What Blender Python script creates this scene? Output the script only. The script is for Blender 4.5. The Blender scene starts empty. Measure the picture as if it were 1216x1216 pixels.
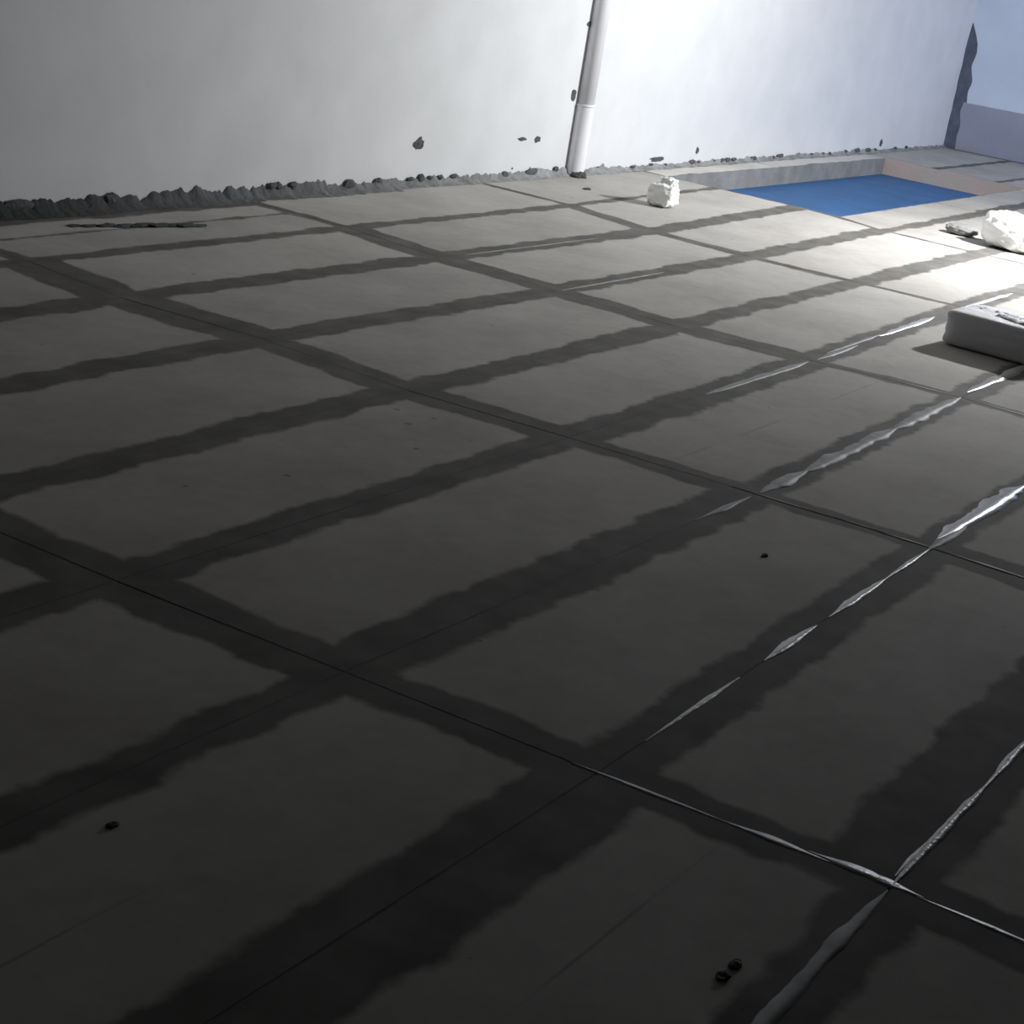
import bpy, bmesh, math, random
from mathutils import Vector, Matrix, noise
random.seed(7)
U = 0.6                      # metres per tile width
C = bpy.context.scene.collection
scene = bpy.context.scene

# ------------------------------------------------------------------ camera
yaw, pitch, roll = math.radians(61.838), math.radians(17.795), math.radians(9.431)
f = Vector((math.sin(yaw)*math.cos(pitch), math.cos(yaw)*math.cos(pitch), -math.sin(pitch)))
r0 = Vector((math.cos(yaw), -math.sin(yaw), 0)); u0 = r0.cross(f)
r = math.cos(roll)*r0 + math.sin(roll)*u0
u = -math.sin(roll)*r0 + math.cos(roll)*u0
cd = bpy.data.cameras.new('camera'); cam = bpy.data.objects.new('camera', cd); C.objects.link(cam)
cd.sensor_width = 36; cd.lens = 2200/1216*36; cd.clip_end = 200
M = Matrix((r, u, -f)).transposed().to_4x4()
M.translation = Vector((-4.8615, -8.0077, 2.5026))*U
cam.matrix_world = M
scene.camera = cam

# ------------------------------------------------------------------ light
w = bpy.data.worlds.new('world'); scene.world = w; w.use_nodes = True
bg = w.node_tree.nodes['Background']
bg.inputs[0].default_value = (1.0, 0.90, 0.80, 1); bg.inputs[1].default_value = 0.005

def lamp(name, kind, loc, target, power, col, **kw):
    l = bpy.data.lights.new(name, kind); l.energy = power; l.color = col
    for k, v in kw.items(): setattr(l, k, v)
    o = bpy.data.objects.new(name, l); C.objects.link(o); o.location = loc
    o.rotation_euler = (Vector(target)-Vector(loc)).to_track_quat('-Z', 'Y').to_euler()
    return o
# work lamp hanging just right of the frame, and cool light from an opening at the far end
# (a flood lamp: a half-space beam turned down towards the wall)
lamp('work_lamp', 'SPOT', (13.6*U, -4.8*U, 2.7*U), (13.1*U, -2.9*U, 1.2*U), 750, (0.98, 0.988, 1.0), shadow_soft_size=0.06,
     spot_size=math.radians(180), spot_blend=0.62)
lamp('daylight_opening', 'AREA', (21.5*U, -6.5*U, 2.6*U), (24.5*U, 0.0, 1.8*U), 105, (0.70, 0.78, 1.0), shape='RECTANGLE', size=1.2, size_y=1.6)

vs = scene.view_settings
vs.view_transform = 'Standard'; vs.look = 'None'; vs.gamma = 1; vs.use_curve_mapping = False
vs.exposure = 0.0

# ------------------------------------------------------------------ materials
def mat(name, col, rough=0.7, var=0.12, scale=6, bump=0.15, bscale=40, spec=0.4, col2=None, alpha=None, sss=None, fine=None):
    m = bpy.data.materials.new(name); m.use_nodes = True
    nt = m.node_tree; n = nt.nodes; L = nt.links; b = n['Principled BSDF']
    tc = n.new('ShaderNodeTexCoord'); geo = n.new('ShaderNodeNewGeometry')
    ns = n.new('ShaderNodeTexNoise'); ns.inputs['Scale'].default_value = scale; ns.inputs['Detail'].default_value = 6
    L.new(geo.outputs['Position'], ns.inputs['Vector'])
    rmp = n.new('ShaderNodeValToRGB'); rmp.color_ramp.elements[0].position = .3; rmp.color_ramp.elements[1].position = .72
    c2 = col2 or tuple(c*(1-2*var) for c in col)
    rmp.color_ramp.elements[0].color = (*c2, 1); rmp.color_ramp.elements[1].color = (*col, 1)
    L.new(ns.outputs[0], rmp.inputs[0]); L.new(rmp.outputs[0], b.inputs['Base Color'])
    b.inputs['Roughness'].default_value = rough; b.inputs['Specular IOR Level'].default_value = spec
    bn = n.new('ShaderNodeTexNoise'); bn.inputs['Scale'].default_value = bscale; bn.inputs['Detail'].default_value = 5
    L.new(geo.outputs['Position'], bn.inputs['Vector'])
    bp = n.new('ShaderNodeBump'); bp.inputs['Strength'].default_value = bump; bp.inputs['Distance'].default_value = .01
    L.new(bn.outputs[0], bp.inputs['Height']); L.new(bp.outputs[0], b.inputs['Normal'])
    if alpha is not None: b.inputs['Transmission Weight'].default_value = alpha
    return m

def tile_mat():
    m = bpy.data.materials.new('tile_with_damp_edges'); m.use_nodes = True
    nt = m.node_tree; n = nt.nodes; L = nt.links; b = n['Principled BSDF']
    geo = n.new('ShaderNodeNewGeometry')
    def noise_(s, d=4, rgh=.5):
        x = n.new('ShaderNodeTexNoise'); x.inputs['Scale'].default_value = s; x.inputs['Detail'].default_value = d
        x.inputs['Roughness'].default_value = rgh
        L.new(geo.outputs['Position'], x.inputs['Vector']); return x.outputs[0]
    def mth(op, a, b_=None, clamp=False):
        x = n.new('ShaderNodeMath'); x.operation = op; x.use_clamp = clamp
        for i, v in enumerate((a, b_)):
            if v is None: continue
            if isinstance(v, (int, float)): x.inputs[i].default_value = v
            else: L.new(v, x.inputs[i])
        return x.outputs[0]
    def attr(nm):
        a = n.new('ShaderNodeAttribute'); a.attribute_name = nm
        s = n.new('ShaderNodeSeparateXYZ'); L.new(a.outputs['Vector'], s.inputs[0]); return s.outputs
    ea, eb = attr('edge_a'), attr('edge_b')
    d = mth('MINIMUM', mth('MINIMUM', ea[0], ea[1]), mth('MINIMUM', ea[2], eb[0]))
    wob = mth('ADD', mth('MULTIPLY', mth('SUBTRACT', noise_(5, 3), .5), .09), mth('MULTIPLY', mth('SUBTRACT', noise_(22, 3, .5), .5), .022))
    dd = mth('ADD', d, wob)
    sm = n.new('ShaderNodeMapRange'); sm.interpolation_type = 'SMOOTHSTEP'
    L.new(dd, sm.inputs[0]); sm.inputs[1].default_value = -.013; sm.inputs[2].default_value = .014
    sm.inputs[3].default_value = 1; sm.inputs[4].default_value = 0
    damp = sm.outputs[0]
    # faint scored line along the middle of some tiles
    ml = n.new('ShaderNodeMapRange'); ml.interpolation_type = 'SMOOTHSTEP'
    L.new(mth('ABSOLUTE', mth('ADD', eb[1], mth('MULTIPLY', mth('SUBTRACT', noise_(3, 2), .5), .01))), ml.inputs[0])
    ml.inputs[1].default_value = .001; ml.inputs[2].default_value = .0055; ml.inputs[3].default_value = 1; ml.inputs[4].default_value = 0
    gate = mth('MULTIPLY', mth('SUBTRACT', noise_(2.3, 2), .42), 6, True)
    line = mth('MULTIPLY', mth('MULTIPLY', ml.outputs[0], gate), .3)
    # dry face
    dry = n.new('ShaderNodeValToRGB'); e = dry.color_ramp.elements
    e[0].position = .3; e[0].color = (.305, .29, .268, 1); e[1].position = .75; e[1].color = (.455, .44, .415, 1)
    L.new(mth('ADD', mth('MULTIPLY', noise_(2.2, 5), .65), mth('MULTIPLY', noise_(14, 6, .65), .35)), dry.inputs[0])
    vr = n.new('ShaderNodeMixRGB'); vr.blend_type = 'MULTIPLY'; vr.inputs[0].default_value = 1
    L.new(dry.outputs[0], vr.inputs[1])
    cmb = n.new('ShaderNodeCombineXYZ')
    for i in range(3): L.new(eb[2], cmb.inputs[i])
    L.new(cmb.outputs[0], vr.inputs[2])
    # pits and specks
    vo = n.new('ShaderNodeTexVoronoi'); vo.inputs['Scale'].default_value = 7; L.new(geo.outputs['Position'], vo.inputs['Vector'])
    sp = mth('LESS_THAN', vo.outputs['Distance'], mth('MULTIPLY', mth('SUBTRACT', noise_(1.3, 2), .44), .35))
    wet = n.new('ShaderNodeMixRGB'); L.new(damp, wet.inputs[0]); L.new(vr.outputs[0], wet.inputs[1])
    wc = n.new('ShaderNodeValToRGB'); e = wc.color_ramp.elements
    e[0].position = .35; e[0].color = (.095, .090, .083, 1); e[1].position = .7; e[1].color = (.15, .144, .134, 1)
    L.new(noise_(7, 5), wc.inputs[0]); L.new(wc.outputs[0], wet.inputs[2])
    dk = n.new('ShaderNodeMixRGB'); dk.inputs[2].default_value = (.06, .056, .05, 1)
    L.new(mth('MAXIMUM', line, mth('MULTIPLY', sp, .45)), dk.inputs[0]); L.new(wet.outputs[0], dk.inputs[1])
    L.new(dk.outputs[0], b.inputs['Base Color'])
    rg = n.new('ShaderNodeMapRange'); L.new(damp, rg.inputs[0]); rg.inputs[3].default_value = .8; rg.inputs[4].default_value = .8
    L.new(rg.outputs[0], b.inputs['Roughness'])
    b.inputs['Specular IOR Level'].default_value = .12
    bp = n.new('ShaderNodeBump'); bp.inputs['Strength'].default_value = .12; bp.inputs['Distance'].default_value = .002
    L.new(noise_(60, 5), bp.inputs['Height']); L.new(bp.outputs[0], b.inputs['Normal'])
    return m

M_tile = tile_mat()
M_bed = mat('damp_mortar_bed', (.13, .128, .122), .8, .2, 12, spec=.1)
M_slurry = mat('wet_grout_slurry', (.33, .34, .34), .6, .22, 14, .12, 45, spec=.25, col2=(.17, .175, .178))
M_glint = mat('wet_glossy_grout', (.40, .42, .43), .36, .22, 16, .3, 50, spec=.7, col2=(.16, .165, .17))
M_ceil = mat('ceiling_plaster', (.55, .55, .55), .9, .03, 3.0, .05, 30, .1)
M_puddle = mat('standing_grout_water', (.55, .56, .56), .3, .1, 20, .12, 40, spec=.7)
M_wall = mat('white_plaster', (.60, .61, .62), .9, .03, 3.0, .05, 30, .1, col2=(.545, .555, .56))
M_wall_end = mat('pale_blue_plaster', (.68, .75, .86), .8, .05, 2.0, .2, 30, .2)
M_dado = mat('violet_grey_paint', (.36, .38, .47), .6, .08, 2.0, .2, 30, .3)
M_mortar = mat('dark_mortar', (.085, .087, .09), .9, .25, 25, 1.0, 60, .2, col2=(.05, .051, .053))
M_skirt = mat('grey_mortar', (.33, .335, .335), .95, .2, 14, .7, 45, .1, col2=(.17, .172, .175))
M_rec = mat('basin_cement_render', (.235, .235, .23), .85, .15, 7, .6, 40, .2)
M_pink = mat('pinkish_bare_brickwork', (.46, .36, .33), .85, .15, 5, .5, 40, .2, col2=(.40, .37, .34))
M_blue = mat('blue_waterproof_paint', (.035, .135, .33), .6, .12, 4, .2, 30, .25, col2=(.03, .10, .23))
M_pipe = mat('white_plastic_pipe', (.72, .72, .75), .35, .03, 5, .02, 20, .5)
M_white = mat('white_plastic_film', (.86, .87, .85), .5, .03, 9, .4, 25, .4)
M_sack = mat('grey_white_woven_sack', (.62, .625, .64), .6, .06, 6, .5, 22, .4)
M_rag = mat('grey_cloth', (.24, .24, .23), .9, .15, 14, .8, 50, .2)
M_lump = mat('mortar_clod', (.12, .122, .125), .95, .2, 25, .8, 60, .1, col2=(.07, .071, .073))
M_chip = mat('bare_cement_patch', (.11, .115, .12), .95, .2, 40, .8, 90, .1)

# ------------------------------------------------------------------ helpers
def obj(name, bm, m, parent=None, smooth=False, loc=None):
    me = bpy.data.meshes.new(name); bm.normal_update(); bm.to_mesh(me); bm.free()
    me.materials.append(m)
    if smooth:
        for p in me.polygons: p.use_smooth = True
    o = bpy.data.objects.new(name, me); C.objects.link(o)
    if parent: o.parent = parent
    if loc: o.location = loc
    return o
def box(bm, x0, x1, y0, y1, z0, z1):
    v = [bm.verts.new((x, y, z)) for x in (x0, x1) for y in (y0, y1) for z in (z0, z1)]
    for q in ((0,1,3,2), (4,6,7,5), (0,4,5,1), (2,3,7,6), (0,2,6,4), (1,5,7,3)):
        bm.faces.new([v[i] for i in q])
def tag(o, label, cat, group=None):
    o['label'] = label; o['category'] = cat
    if group: o['group'] = group
    return o
def thing(name, label, cat, loc, group=None):
    o = bpy.data.objects.new(name, None); C.objects.link(o); o.location = loc; o.empty_display_size = .1
    return tag(o, label, cat, group)

# ------------------------------------------------------------------ setting
WALL_Y, END_X, X0, Y0 = 1.16*U, 24.75*U, -7.0*U, -13.0*U
RX0, RX1, RY0, RY1, RZ = 13.88*U, 20.95*U, -1.27*U, .80*U, -.225*U
TH = .012                                   # tile thickness

bm = bmesh.new()                            # screed with a rectangular hole for the basin
xs = [X0, RX0-.006, RX1+.006, END_X]; ys = [Y0, RY0-.006, RY1+.006, WALL_Y]
for i in range(3):
    for j in range(3):
        if i == 1 and j == 1: continue
        box(bm, xs[i], xs[i+1], ys[j], ys[j+1], -.25, -.0008)
bmesh.ops.remove_doubles(bm, verts=bm.verts, dist=1e-5)
floor = obj('floor', bm, M_bed); floor['kind'] = 'structure'

bm = bmesh.new(); box(bm, X0, END_X, WALL_Y, WALL_Y+.2, -.25, 2.75)
wall = obj('wall_back', bm, M_wall); wall['kind'] = 'structure'
bm = bmesh.new(); box(bm, END_X, END_X+.2, Y0, WALL_Y+.2, -.25, 2.75)
endw = obj('wall_right', bm, M_wall_end); endw['kind'] = 'structure'
bm = bmesh.new(); box(bm, X0, END_X+.2, Y0, WALL_Y+.2, 2.75, 2.9)
ceil = obj('ceiling', bm, M_ceil); ceil['kind'] = 'structure'
bm = bmesh.new(); box(bm, END_X-.012, END_X, Y0, WALL_Y-.02, 0, .74*U)
bmesh.ops.bevel(bm, geom=bm.edges[:], offset=.003, segments=1, affect='EDGES')
o = obj('baseboard_right', bm, M_dado); o['kind'] = 'structure'
# rough dark strip in the corner, tapering upwards
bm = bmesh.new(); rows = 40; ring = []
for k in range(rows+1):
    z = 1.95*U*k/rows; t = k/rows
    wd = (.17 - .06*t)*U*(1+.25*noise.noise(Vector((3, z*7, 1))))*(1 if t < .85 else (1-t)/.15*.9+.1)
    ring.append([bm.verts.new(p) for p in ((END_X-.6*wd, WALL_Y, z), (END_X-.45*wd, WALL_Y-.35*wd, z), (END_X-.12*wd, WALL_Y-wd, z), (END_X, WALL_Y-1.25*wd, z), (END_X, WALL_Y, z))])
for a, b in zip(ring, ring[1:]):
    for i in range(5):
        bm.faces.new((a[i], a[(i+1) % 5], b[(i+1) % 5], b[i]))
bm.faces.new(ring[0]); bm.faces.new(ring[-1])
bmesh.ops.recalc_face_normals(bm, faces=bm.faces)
o = obj('trim_1', bm, mat('dark_corner_strip', (.12, .14, .18), .9, .2, 10, .6, 40, .2)); o['kind'] = 'structure'

# ------------------------------------------------------------------ floor tiles, each a part of the floor
A = {-1: -3.37, 0: 0.0, 1: 3.36, 2: 6.71, 3: 10.12, 4: 13.55, 5: 17.0, 6: 20.98, 7: 24.7}      # column joints (x / U)
A[-2] = -6.7
J = {0: .13, 1: -.85, 2: -1.86, 3: -2.90, 4: -3.865, 5: -4.89, 6: -5.84, 7: -6.825, 8: -7.8, 9: -8.78, 10: -9.76, 11: -10.75, 12: -11.7}
NODE = {}                                   # measured joint crossings (i, j): slightly out of true, like the laid floor
NODE.update({(0,4):(-.02,-3.86),(0,5):(-.01,-4.88),(0,6):(0,-5.86),(0,7):(.03,-6.83),(1,0):(3.5,.11),(1,1):(3.34,-.82),(1,2):(3.4,-1.82),
 (1,3):(3.29,-2.89),(1,4):(3.34,-3.87),(1,5):(3.38,-4.92),(1,6):(3.39,-5.82),(2,0):(6.9,.13),(2,1):(6.71,-.86),(2,2):(6.67,-1.89),
 (2,3):(6.57,-2.91),(2,4):(6.66,-3.88),(2,5):(6.77,-4.88),(3,0):(10.42,.12),(3,1):(10.11,-.92),(3,2):(10.05,-1.91),(3,3):(10.1,-2.91),
 (3,4):(10.18,-3.81),(4,0):(13.88,.2),(4,1):(13.88,-.8),(4,2):(13.6,-1.84)})
def node(i, j):
    if (i, j) in NODE: return Vector((NODE[i, j][0]*U, NODE[i, j][1]*U, 0))
    return Vector((A[i]*U, J[j]*U, 0))

# damp band width beside each joint: (side of the joint nearer the wall, side nearer the camera), in metres
BJ = {-1: (.05, .05), 0: (.055, .06), 1: (.07, .065), 2: (.065, .06), 3: (.07, .065), 4: (.075, .065), 5: (.07, .06), 6: (.08, .07), 7: (.06, .065)}
BJ_at = {(6, -1): (.09, .13), (6, 0): (.075, .085), (5, -1): (.065, .06), (5, 0): (.105, .075), (5, 1): (.065, .06), (7, 1): (.05, .05), (6, 2): (.06, .06),
         (7, 0): (.15, .07), (7, -1): (.06, .08), (6, 1): (.06, .05), (4, 0): (.07, .065), (4, 1): (.075, .085), (4, -1): (.09, .055), (3, 2): (.07, .045), (1, 1): (.07, .06), (0, 3): (.03, .04)}
BA = {0: (.095, .09), 1: (.10, .10), 2: (.10, .11), 3: (.06, .06), 4: (.02, .02)}   # (left side, right side) of the column joints
BA_at = {(0, 3): (.12, .10), (0, 4): (.105, .10), (0, 5): (.085, .08), (0, 6): (.07, .08), (1, 5): (.06, .06), (1, 4): (.08, .07), (2, 4): (.05, .05), (2, 5): (.05, .05),
         (3, 2): (.05, .05), (3, 3): (.03, .03), (1, 1): (.14, .14), (2, 0): (.12, .12), (1, 0): (.15, .14), (3, 0): (.08, .08), (3, 1): (.06, .06)}
GAP = .0018
def tile(i, j, pts=None, wid=None, tone=None, midline=True):
    if pts is None:
        pts = [node(i, j+1), node(i+1, j+1), node(i+1, j), node(i, j)]   # SW SE NE NW
    if wid is None:
        s = BJ_at.get((j+1, i), BJ.get(j+1, (.05, .05)))[0]; nn = BJ_at.get((j, i), BJ.get(j, (.05, .05)))[1]
        we = BA_at.get((i, j), BA.get(i, (.03, .03)))[1]; e = BA_at.get((i+1, j), BA.get(i+1, (.03, .03)))[0]
        wid = (we, e, s, nn)
    c = sum(pts, Vector())/4
    lx = (pts[1]-pts[0]).normalized(); ly = (pts[3]-pts[0]).normalized()
    ins = []
    for k, p in enumerate(pts):
        sx = 1 if k in (0, 3) else -1; sy = 1 if k in (0, 1) else -1
        ins.append(p + lx*sx*GAP + ly*sy*GAP)
    tilt = [random.uniform(-.0006, .0006) for _ in range(4)]
    BV = .0012
    bm = bmesh.new()
    bot = [bm.verts.new((p.x-c.x, p.y-c.y, -TH)) for p in ins]
    mid = [bm.verts.new((p.x-c.x, p.y-c.y, -BV+tilt[k])) for k, p in enumerate(ins)]
    top = []
    for k, p in enumerate(ins):
        sx = 1 if k in (0, 3) else -1; sy = 1 if k in (0, 1) else -1
        q = p + lx*sx*BV + ly*sy*BV
        top.append(bm.verts.new((q.x-c.x, q.y-c.y, tilt[k])))
    for k in range(4):
        n_ = (k+1) % 4
        bm.faces.new((bot[k], bot[n_], mid[n_], mid[k])); bm.faces.new((mid[k], mid[n_], top[n_], top[k]))
    bm.faces.new(top)
    o = obj('floor_tile', bm, M_tile, floor, loc=(c.x, c.y, 0))
    me = o.data
    ea = me.attributes.new('edge_a', 'FLOAT_VECTOR', 'POINT'); eb = me.attributes.new('edge_b', 'FLOAT_VECTOR', 'POINT')
    W = ((pts[1]-pts[0]).length + (pts[2]-pts[3]).length)/2; H = ((pts[3]-pts[0]).length + (pts[2]-pts[1]).length)/2
    tn = tone or random.uniform(.93, 1.05)
    for k in range(12):
        c4 = k % 4; x = 0 if c4 in (0, 3) else W; y = 0 if c4 in (0, 1) else H
        ea.data[k].vector = (x-wid[0], W-x-wid[1], y-wid[2])
        eb.data[k].vector = (H-y-wid[3], (y-H*.5) if midline else 1, tn)
    return o

for i in range(-2, 7):
    for j in range(0, 12):
        if i >= 4 and j in (0, 1): continue         # around the basin, laid below
        tile(i, j, midline=(i, j) in ((1, 4), (-1, 6), (-1, 5)))
V = lambda x, y: Vector((x*U, y*U, 0))
# strip of cut tiles between the last full row and the wall
topy = 1.15
for i in range(-2, 4):
    if i <= 1:
        a, b = node(i, 0), node(i+1, 0)
        m0, m1 = Vector((a.x, .60*U, 0)), Vector((b.x, (.60 if i < 1 else .64)*U, 0))
        tile(i, -1, [a, b, m1, m0], (.05, .05, .025, .012), midline=False)
        tile(i, -1, [m0, m1, Vector((b.x, topy*U, 0)), Vector((a.x, topy*U, 0))], (.04, .05, .012, .13), midline=False)
    else:
        a, b = node(i, 0), node(i+1, 0)
        xr = b.x
        tile(i, -1, [a, b, Vector((xr, topy*U, 0)), Vector((a.x, topy*U, 0))], (.035, .02, .02, .03), midline=False)
rx0, rx1, ry0, ry1 = RX0/U, RX1/U, RY0/U, RY1/U
tile(4, 2, [V(13.6, -1.84), V(17, -1.82), V(17, ry0), V(rx0, ry0)], (.0, .0, .02, 0), midline=False)   # in front of the basin
tile(5, 2, [V(17, -1.82), V(rx1, -1.80), V(rx1, ry0), V(17, ry0)], (.0, .0, .03, 0), midline=False)
tile(4, -1, [V(rx0, ry1), V(17, ry1), V(17, topy), V(rx0, topy)], (.0, .0, .0, .03), tone=1.5, midline=False)      # ledge along the wall
tile(5, -1, [V(17, ry1), V(rx1, ry1), V(rx1, topy), V(17, topy)], (.0, .0, .0, .03), tone=1.5, midline=False)
for y0, y1 in ((.05, topy), (-.86, .05), (-1.82, -.86)):                                                # beyond the basin
    tile(6, -1, [V(rx1, y0), V(24.7, y0), V(24.7, y1), V(rx1, y1)], (.0, .03, .03, .03), midline=False)

# ------------------------------------------------------------------ sunken basin
bas = bpy.data.objects.new('floor_recess', None); C.objects.link(bas); bas['kind'] = 'structure'; bas.location = (RX0, RY0, 0)
def bpart(name, m, dims):
    bm = bmesh.new(); x0, x1, y0, y1, z0, z1 = dims
    nx = max(1, int((x1-x0)/.12)); ny = max(1, int((y1-y0)/.12))
    box(bm, x0-RX0, x1-RX0, y0-RY0, y1-RY0, z0, z1)
    o = obj(name, bm, m, bas); return o
bpart('basin_bottom', M_blue, (RX0-.005, RX1+.005, RY0-.005, RY1+.005, RZ-.03, RZ))
bpart('basin_side', M_rec, (RX0-.005, RX1+.005, RY1-.001, RY1+.005, RZ, -.0005))['label'] = 'grey rendered long side of the basin below the wall'
bpart('basin_side', M_pink, (RX1-.001, RX1+.005, RY0-.005, RY1-.001, RZ, -.0005))['label'] = 'pinkish end side of the basin'
bpart('basin_side', M_rec, (RX0-.005, RX0+.001, RY0, RY1-.001, RZ, -.0005))
bpart('basin_side', M_rec, (RX0+.001, RX1-.001, RY0-.005, RY0+.001, RZ, -.0005))

# ------------------------------------------------------------------ grout slurry smeared along joints
def smear(p, q, w0, w1, off=0, seed=0, amp=.28, th=.0009, m_=None):
    p, q = Vector((*p, 0))*U, Vector((*q, 0))*U
    d = (q-p); Ln = d.length; d.normalize(); s = Vector((-d.y, d.x, 0))
    n_ = max(8, int(Ln/.018)); bm = bmesh.new(); L_, R_, Lb, Rb, Mm = [], [], [], [], []
    for k in range(n_+1):
        t = k/n_; c = p + d*Ln*t + s*off
        taper = min(1, t*n_/9+.1, (1-t)*n_/9+.1)
        wd = (w0+(w1-w0)*t)*taper
        a = wd*(1+amp*2.0*noise.noise(Vector((t*Ln*9, seed, 0)))+amp*.8*noise.noise(Vector((t*Ln*30, seed, 4))))
        b = wd*(1+amp*2.0*noise.noise(Vector((t*Ln*9, seed, 9)))+amp*.8*noise.noise(Vector((t*Ln*30, seed, 14))))
        a, b = max(a, .0015), max(b, .0015)
        cz = th*(.8+.3*noise.noise(Vector((t*Ln*14, seed, 20))))
        L_.append(bm.verts.new(c+s*a+Vector((0, 0, .0008)))); R_.append(bm.verts.new(c-s*b+Vector((0, 0, .0008))))
        Mm.append(bm.verts.new(c+s*a*.3*noise.noise(Vector((t*9, seed, 2)))+Vector((0, 0, cz+.0007))))
        Lb.append(bm.verts.new(c+s*a+Vector((0, 0, -.004)))); Rb.append(bm.verts.new(c-s*b+Vector((0, 0, -.004))))
    for k in range(n_):
        for X, Y in ((Mm, L_), (R_, Mm), (L_, Lb), (Rb, R_)):
            bm.faces.new((X[k], X[k+1], Y[k+1], Y[k]))
    bmesh.ops.recalc_face_normals(bm, faces=bm.faces)
    o = obj('grout_smear', bm, m_ or M_slurry, floor, smooth=True)
    return o
N = lambda i, j: (node(i, j)[0]/U, node(i, j)[1]/U)
def lerp(a, b, t): return (a[0]+(b[0]-a[0])*t, a[1]+(b[1]-a[1])*t)
def jn(a, b, t0, t1): return lerp(a, b, t0), lerp(a, b, t1)
k = 0
for a, b, t0, t1, w0, w1, off, br in (
    (N(0,6), N(0,7), -.1, .45, .008, .011, 0, 2), (N(0,6), N(0,7), .42, .80, .013, .018, 0, 2), (N(0,6), N(0,7), .72, 1.02, .020, .040, .010, 2), (N(0,7), N(0,8), -.12, .10, .044, .014, .006, 2), (N(0,7), N(0,8), .08, .7, .012, .007, 0, 2),
    (N(0,7), N(1,7), .02, .11, .012, .010, .008, 1), (N(0,7), N(1,7), .0, .3, .010, .010, 0, 2), (N(0,7), N(1,7), .25, .8, .008, .012, 0, 2), (N(-1,7), N(0,7), .45, .99, .013, .016, 0, 0),
    (N(0,6), N(1,6), .10, .33, .004, .008, 0, 2), (N(0,6), N(1,6), .40, .56, .018, .014, 0, 2), (N(0,6), N(1,6), .60, .82, .012, .012, 0, 2), (N(0,6), N(1,6), .8, .99, .006, .010, 0, 2),
    (N(1,6), N(2,6), -.02, .16, .020, .024, 0, 0), (N(1,6), N(2,6), .05, .5, .024, .034, .016, 1),
    (N(1,5), N(1,6), -.15, .45, .004, .006, 0, 0), (N(1,5), N(1,6), .45, .75, .010, .006, .006, 0), (N(1,5), N(1,6), .7, 1.06, .008, .014, 0, 0), (N(1,6), N(1,7), .03, .6, .008, .006, 0, 0),
    (N(1,5), N(2,5), .01, .2, .024, .028, -.002, 0), (N(1,5), N(2,5), .18, .62, .026, .026, -.002, 0), (N(1,5), N(2,5), .6, 1.0, .026, .024, 0, 0), (N(0,5), N(1,5), .80, .98, .010, .012, 0, 0),
    (N(2,5), N(3,5), .06, .55, .022, .030, .014, 1), (N(2,4), N(2,5), .45, 1.02, .006, .012, 0, 0), (N(2,5), N(2,6), 0, .7, .009, .007, 0, 0),
    (N(2,4), N(3,4), .02, .25, .014, .012, -.006, 0), (N(2,4), N(3,4), .1, .42, .008, .010, .016, 0), (N(2,4), N(3,4), .40, .78, .014, .020, .006, 1), (N(1,4), N(2,4), .50, .98, .014, .018, 0, 0), (N(2,4), N(2,5), -.05, .3, .006, .005, 0, 0),
    (N(2,2), N(3,2), .02, .5, .005, .009, -.008, 0), (N(2,1), N(3,1), .1, .7, .006, .006, -.006, 0), (N(3,4), N(4,4), .0, .4, .014, .016, 0, 1)):
    k += 1
    smear(*jn(a, b, t0, t1), w0, w1, off, seed=k*3.7, m_=(None, M_puddle, M_glint)[br])

# ------------------------------------------------------------------ wall foot: uneven mortar ridge and lumps
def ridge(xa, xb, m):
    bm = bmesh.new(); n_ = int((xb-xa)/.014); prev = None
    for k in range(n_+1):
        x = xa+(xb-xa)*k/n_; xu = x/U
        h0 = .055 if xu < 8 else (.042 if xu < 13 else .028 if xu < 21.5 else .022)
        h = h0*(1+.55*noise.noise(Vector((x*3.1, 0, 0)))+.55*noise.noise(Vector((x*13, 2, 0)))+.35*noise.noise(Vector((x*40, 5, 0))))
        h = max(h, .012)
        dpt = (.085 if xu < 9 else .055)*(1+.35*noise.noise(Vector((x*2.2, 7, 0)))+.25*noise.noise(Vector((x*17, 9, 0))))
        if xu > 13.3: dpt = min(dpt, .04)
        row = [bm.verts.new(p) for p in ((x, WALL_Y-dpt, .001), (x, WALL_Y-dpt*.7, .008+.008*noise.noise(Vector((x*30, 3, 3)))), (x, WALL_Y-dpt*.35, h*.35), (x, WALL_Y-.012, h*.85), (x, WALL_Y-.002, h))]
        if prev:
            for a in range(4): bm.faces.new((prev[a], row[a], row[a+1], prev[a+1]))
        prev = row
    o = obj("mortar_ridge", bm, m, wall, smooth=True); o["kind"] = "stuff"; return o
# the mortar is coloured darker towards the left end of the wall
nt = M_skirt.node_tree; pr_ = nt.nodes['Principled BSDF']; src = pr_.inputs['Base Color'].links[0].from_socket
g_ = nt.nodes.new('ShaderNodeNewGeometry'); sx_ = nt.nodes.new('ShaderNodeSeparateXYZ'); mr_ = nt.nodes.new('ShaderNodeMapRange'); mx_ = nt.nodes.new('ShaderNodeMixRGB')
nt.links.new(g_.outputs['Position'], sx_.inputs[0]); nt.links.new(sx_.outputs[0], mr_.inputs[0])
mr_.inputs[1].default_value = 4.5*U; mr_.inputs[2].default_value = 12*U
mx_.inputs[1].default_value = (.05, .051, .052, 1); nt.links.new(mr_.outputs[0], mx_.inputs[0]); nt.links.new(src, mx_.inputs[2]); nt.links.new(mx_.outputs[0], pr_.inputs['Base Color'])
ridge(-6.0*U, END_X-.02, M_skirt)
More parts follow.
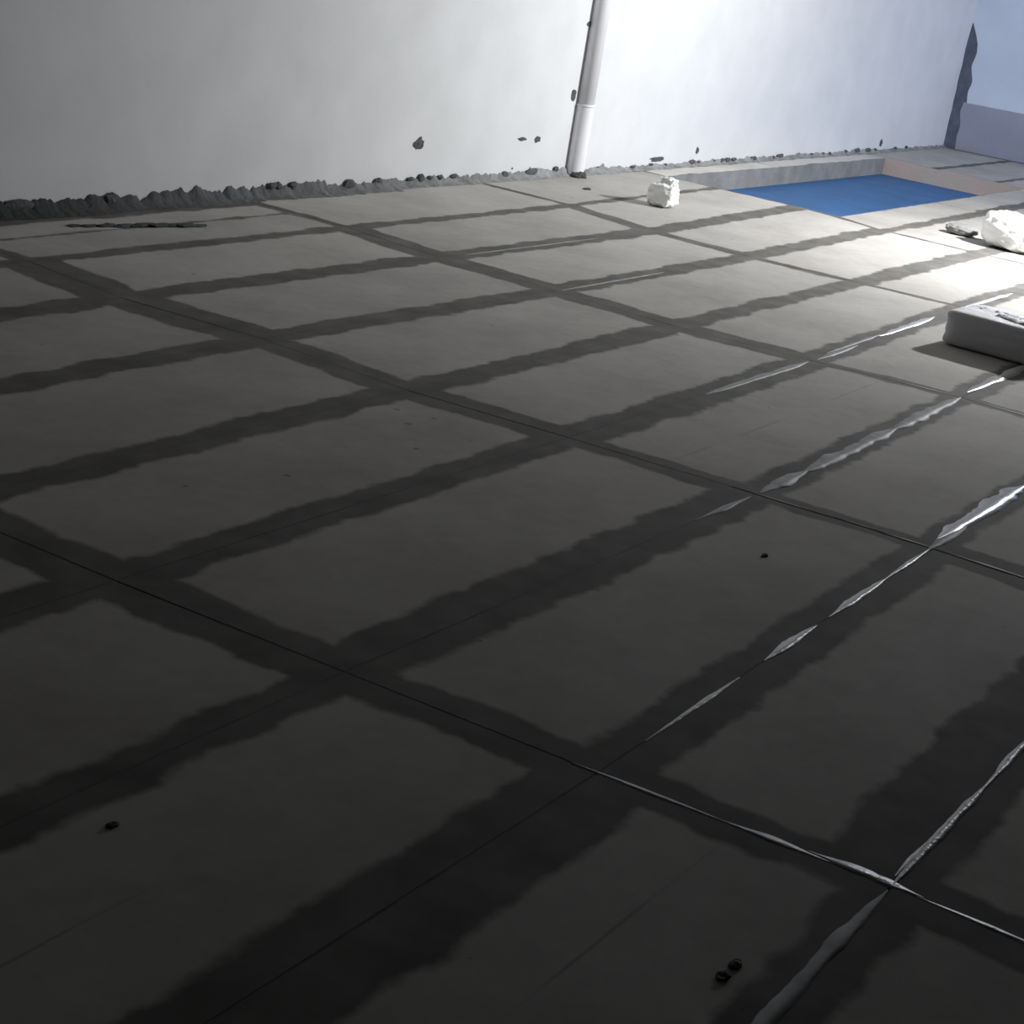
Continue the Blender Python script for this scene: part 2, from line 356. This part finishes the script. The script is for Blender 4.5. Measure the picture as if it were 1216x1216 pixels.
def lump(name, m, parent, c, s, seed, loc=False, sub=2, amp=.35):
    bm = bmesh.new(); bmesh.ops.create_icosphere(bm, subdivisions=sub, radius=1)
    for v in bm.verts:
        d = 1+amp*noise.noise(v.co*1.7+Vector((seed, 0, 0)))+amp*.6*noise.noise(v.co*4+Vector((0, seed, 0)))
        v.co = Vector((v.co.x*s[0]*d, v.co.y*s[1]*d, v.co.z*s[2]*d))
    if not loc: bmesh.ops.translate(bm, verts=bm.verts, vec=c)
    return obj(name, bm, m, parent, loc=c if loc else None)
rnd = random.Random(3)
for k in range(46):                                   # dark lumps of mortar clinging along the foot of the wall
    xu = rnd.uniform(3.6, 23.5); sz = (.03 if xu < 9 else .026 if xu < 13.5 else .018)*rnd.uniform(.5, 1.3)
    hz = (.05 if xu < 8 else .038 if xu < 13 else .028)
    lump('mortar_lump', M_lump, wall, (xu*U, WALL_Y-.012, hz*rnd.uniform(.7, 1.25)), (sz*rnd.uniform(1, 2.4), .012, sz*.75), k*1.3)

# px-measured marks on the wall, given as points of the wall plane (x, z in units)
def onwall(px, py):
    d = f + r*((px-608)/2200) - u*((py-608)/2200)
    o_ = M.translation; t = (WALL_Y-o_.y)/d.y; p = o_+d*t
    return p.x, p.z
for k, (px, py, sx, sz) in enumerate(((497, 171, .052, .038), (620, 165, .05, .012), (638, 165.5, .04, .022), (681, 113, .035, .042), (699.5, 28.5, .03, .015),
                        (780, 189, .12, .016), (828, 179, .028, .026), (1046, 170, .035, .04), (708, 201, .085, .02), (608, 200, .008, .006))):
    x, z = onwall(px, py)
    lump('plaster_chip', M_chip, wall, (x, WALL_Y-.001, z), (sx*.85, .004, sz*.85), 11+k*2.1, sub=3, amp=.6)

# ------------------------------------------------------------------ pipe
px_, py_, pr = 12.28*U, WALL_Y-.035, .055
t = thing('drain_pipe', 'white plastic drain pipe rising up the wall from the floor', 'pipe', (px_, py_, 0))
def cyl(bm, r1, r2, z0, z1, seg=32, cap=True):
    A_ = [bm.verts.new((r1*math.cos(2*math.pi*k/seg), r1*math.sin(2*math.pi*k/seg), z0)) for k in range(seg)]
    B_ = [bm.verts.new((r2*math.cos(2*math.pi*k/seg), r2*math.sin(2*math.pi*k/seg), z1)) for k in range(seg)]
    for k in range(seg): bm.faces.new((A_[k], A_[(k+1) % seg], B_[(k+1) % seg], B_[k]))
    if cap: bm.faces.new(B_); bm.faces.new(A_[::-1])
bm = bmesh.new(); cyl(bm, pr+.004, pr+.004, .0, .44, cap=False); cyl(bm, pr+.004, pr, .44, .446, cap=False)
obj('lower_pipe', bm, M_pipe, t, smooth=True)
bm = bmesh.new(); cyl(bm, pr, pr, .44, 2.75); obj('upper_pipe', bm, M_pipe, t, smooth=True)
bm = bmesh.new(); cyl(bm, pr+.0065, pr+.0065, .432, .444); obj('socket_rim', bm, M_pipe, t, smooth=True)
lump('mortar_collar', M_mortar, t, (-.004, -.03, .012), (.062, .05, .035), 5, sub=3, amp=.25)

# ------------------------------------------------------------------ sacks and other things lying about
def crumpled(name, m, parent, dims, seed, n=18, power=5, crease=.05, waves=(4, 9), sag=.1, flat=True, loc=None):
    """closed boxy bag: a subdivided cube pushed towards a superellipsoid with creases"""
    bm = bmesh.new(); bmesh.ops.create_cube(bm, size=2); bmesh.ops.subdivide_edges(bm, edges=bm.edges[:], cuts=n, use_grid_fill=True)
    dx, dy, dz = dims
    for v in bm.verts:
        p = v.co.copy(); k_ = (abs(p.x)**power+abs(p.y)**power+abs(p.z)**power)**(1/power); p /= k_
        q = p.copy()
        cr = 1+crease*(abs(noise.noise(q*waves[0]*.5+Vector((seed, 0, 0))))*2-.6)+crease*.5*noise.noise(q*waves[1]*.6+Vector((0, seed, 0)))
        q = q*cr
        if q.z > 0: q.z -= sag*(1-min(1, q.x*q.x))*(q.z)*.5*noise.noise(Vector((q.x*2, q.y*2, seed)))
        v.co = Vector((q.x*dx, q.y*dy, (max(q.z, -1)+1)*dz if flat else q.z*dz))
    return obj(name, bm, m, parent, smooth=True, loc=loc)

# large grey-white sack near the right edge
t = thing('cement_sack', 'grey-white sack with a crumpled folded top lying on the tiles, throwing a shadow', 'sack', (8.66*U, -4.62*U, .0015))
t.rotation_euler = (0, 0, math.radians(-4))
crumpled('sack_body', M_sack, t, (.185, .245, .078), 2.3, 22, 12, .018, (3, 8), .15)
def flap(parent, c, l, wdt, h, rot, seed):
    bm = bmesh.new(); nx, ny = 16, 8; g = []
    for a in range(nx+1):
        row = []
        for b in range(ny+1):
            s, q = a/nx-.5, b/ny-.5
            z = h*(1-4*q*q)*(.6+.8*abs(noise.noise(Vector((s*5, q*3, seed)))))+.012*noise.noise(Vector((s*12, q*9, seed+3)))
            row.append(bm.verts.new((s*l+.01*noise.noise(Vector((q*6, s*3, seed))), q*wdt*(1+.25*noise.noise(Vector((s*6, 1, seed)))), z)))
        g.append(row)
    for a in range(nx):
        for b in range(ny): bm.faces.new((g[a][b], g[a+1][b], g[a+1][b+1], g[a][b+1]))
    bmesh.ops.solidify(bm, geom=bm.faces[:], thickness=.004)
    o = obj('folded_flap', bm, M_sack, parent, smooth=True, loc=c); o.rotation_euler = (0, 0, rot); return o
flap(t, (-.06, -.04, .146), .20, .09, .022, math.radians(70), 1.0)
flap(t, (-.10, -.13, .143), .20, .10, .030, math.radians(28), 4.0)
flap(t, (.04, -.15, .146), .24, .11, .036, math.radians(50), 6.0)
flap(t, (.06, .07, .148), .20, .10, .012, math.radians(80), 8.0)

# white bulging sack beside the lamp-lit patch
t = thing('white_sack', 'bright white rounded sack at the right edge near the basin', 'sack', (14.35*U, -3.0*U, .001))
crumpled('sack_body', M_white, t, (.16, .20, .11), 6.1, 18, 3.2, .10, (4, 9), .2)
flap(t, (-.03, .05, .200), .16, .09, .02, math.radians(100), 12.0)
tag(crumpled('cloth_rag', M_rag, None, (.085, .105, .034), 9.4, 14, 2.4, .10, (4, 7), .3, loc=(14.62*U, -2.36*U, .001)),
    'small grey crumpled cloth on the brightly lit tiles left of the white sack', 'cloth')
t = thing('plastic_bag', 'small white crumpled plastic bag standing on the tiles right of the drain pipe', 'bag', (11.66*U, -.24*U, .001))
crumpled('bag_body', M_white, t, (.075, .085, .068), 3.3, 16, 4, .12, (4, 9), .3)
crumpled('bag_neck', M_white, t, (.04, .05, .028), 5.3, 12, 3, .22, (5, 9), .3, loc=(.015, -.015, .115))

# ------------------------------------------------------------------ crumbs
def onfloor(px, py):
    d = f + r*((px-608)/2200) - u*((py-608)/2200); o_ = M.translation; t_ = -o_.z/d.z; p = o_+d*t_; return p.x, p.y
def crumb(px, py, s, seed, label, group=None):
    x, y = onfloor(px, py); o = lump('mortar_crumb', M_mortar, None, (x, y, s[2]*.5), s, seed, loc=True)
    return tag(o, label, 'crumb', group)
for k, (px, sx, sz) in enumerate(((88, .05, .006), (106, .06, .008), (127, .07, .010), (148, .08, .010), (170, .09, .013), (190, .08, .014), (205, .08, .011), (222, .08, .014), (237, .05, .007))):
    crumb(px, 268.5+(.5 if k % 2 else 0), (sx*.8, .022, sz*.75), 20+k, 'dark crumb in the broken row lying by the foot of the wall, far left', 'dark crumbs in a row by the wall')
crumb(858, 1161, (.016, .011, .006), 41, 'tiny dark crumb near the bottom edge, the lower left one of a pair')
crumb(873, 1147, (.017, .010, .005), 42, 'tiny dark crumb near the bottom edge, the upper right one of a pair')
crumb(133, 981, (.013, .009, .004), 43, 'single dark crumb on the darkest tile at lower left')
crumb(697, 225, (.035, .02, .008), 46, 'dark crumb on the tile just in front of the drain pipe')
crumb(908, 660, (.014, .008, .004), 47, 'tiny dark crumb alone in the middle of the picture, on a dim tile')
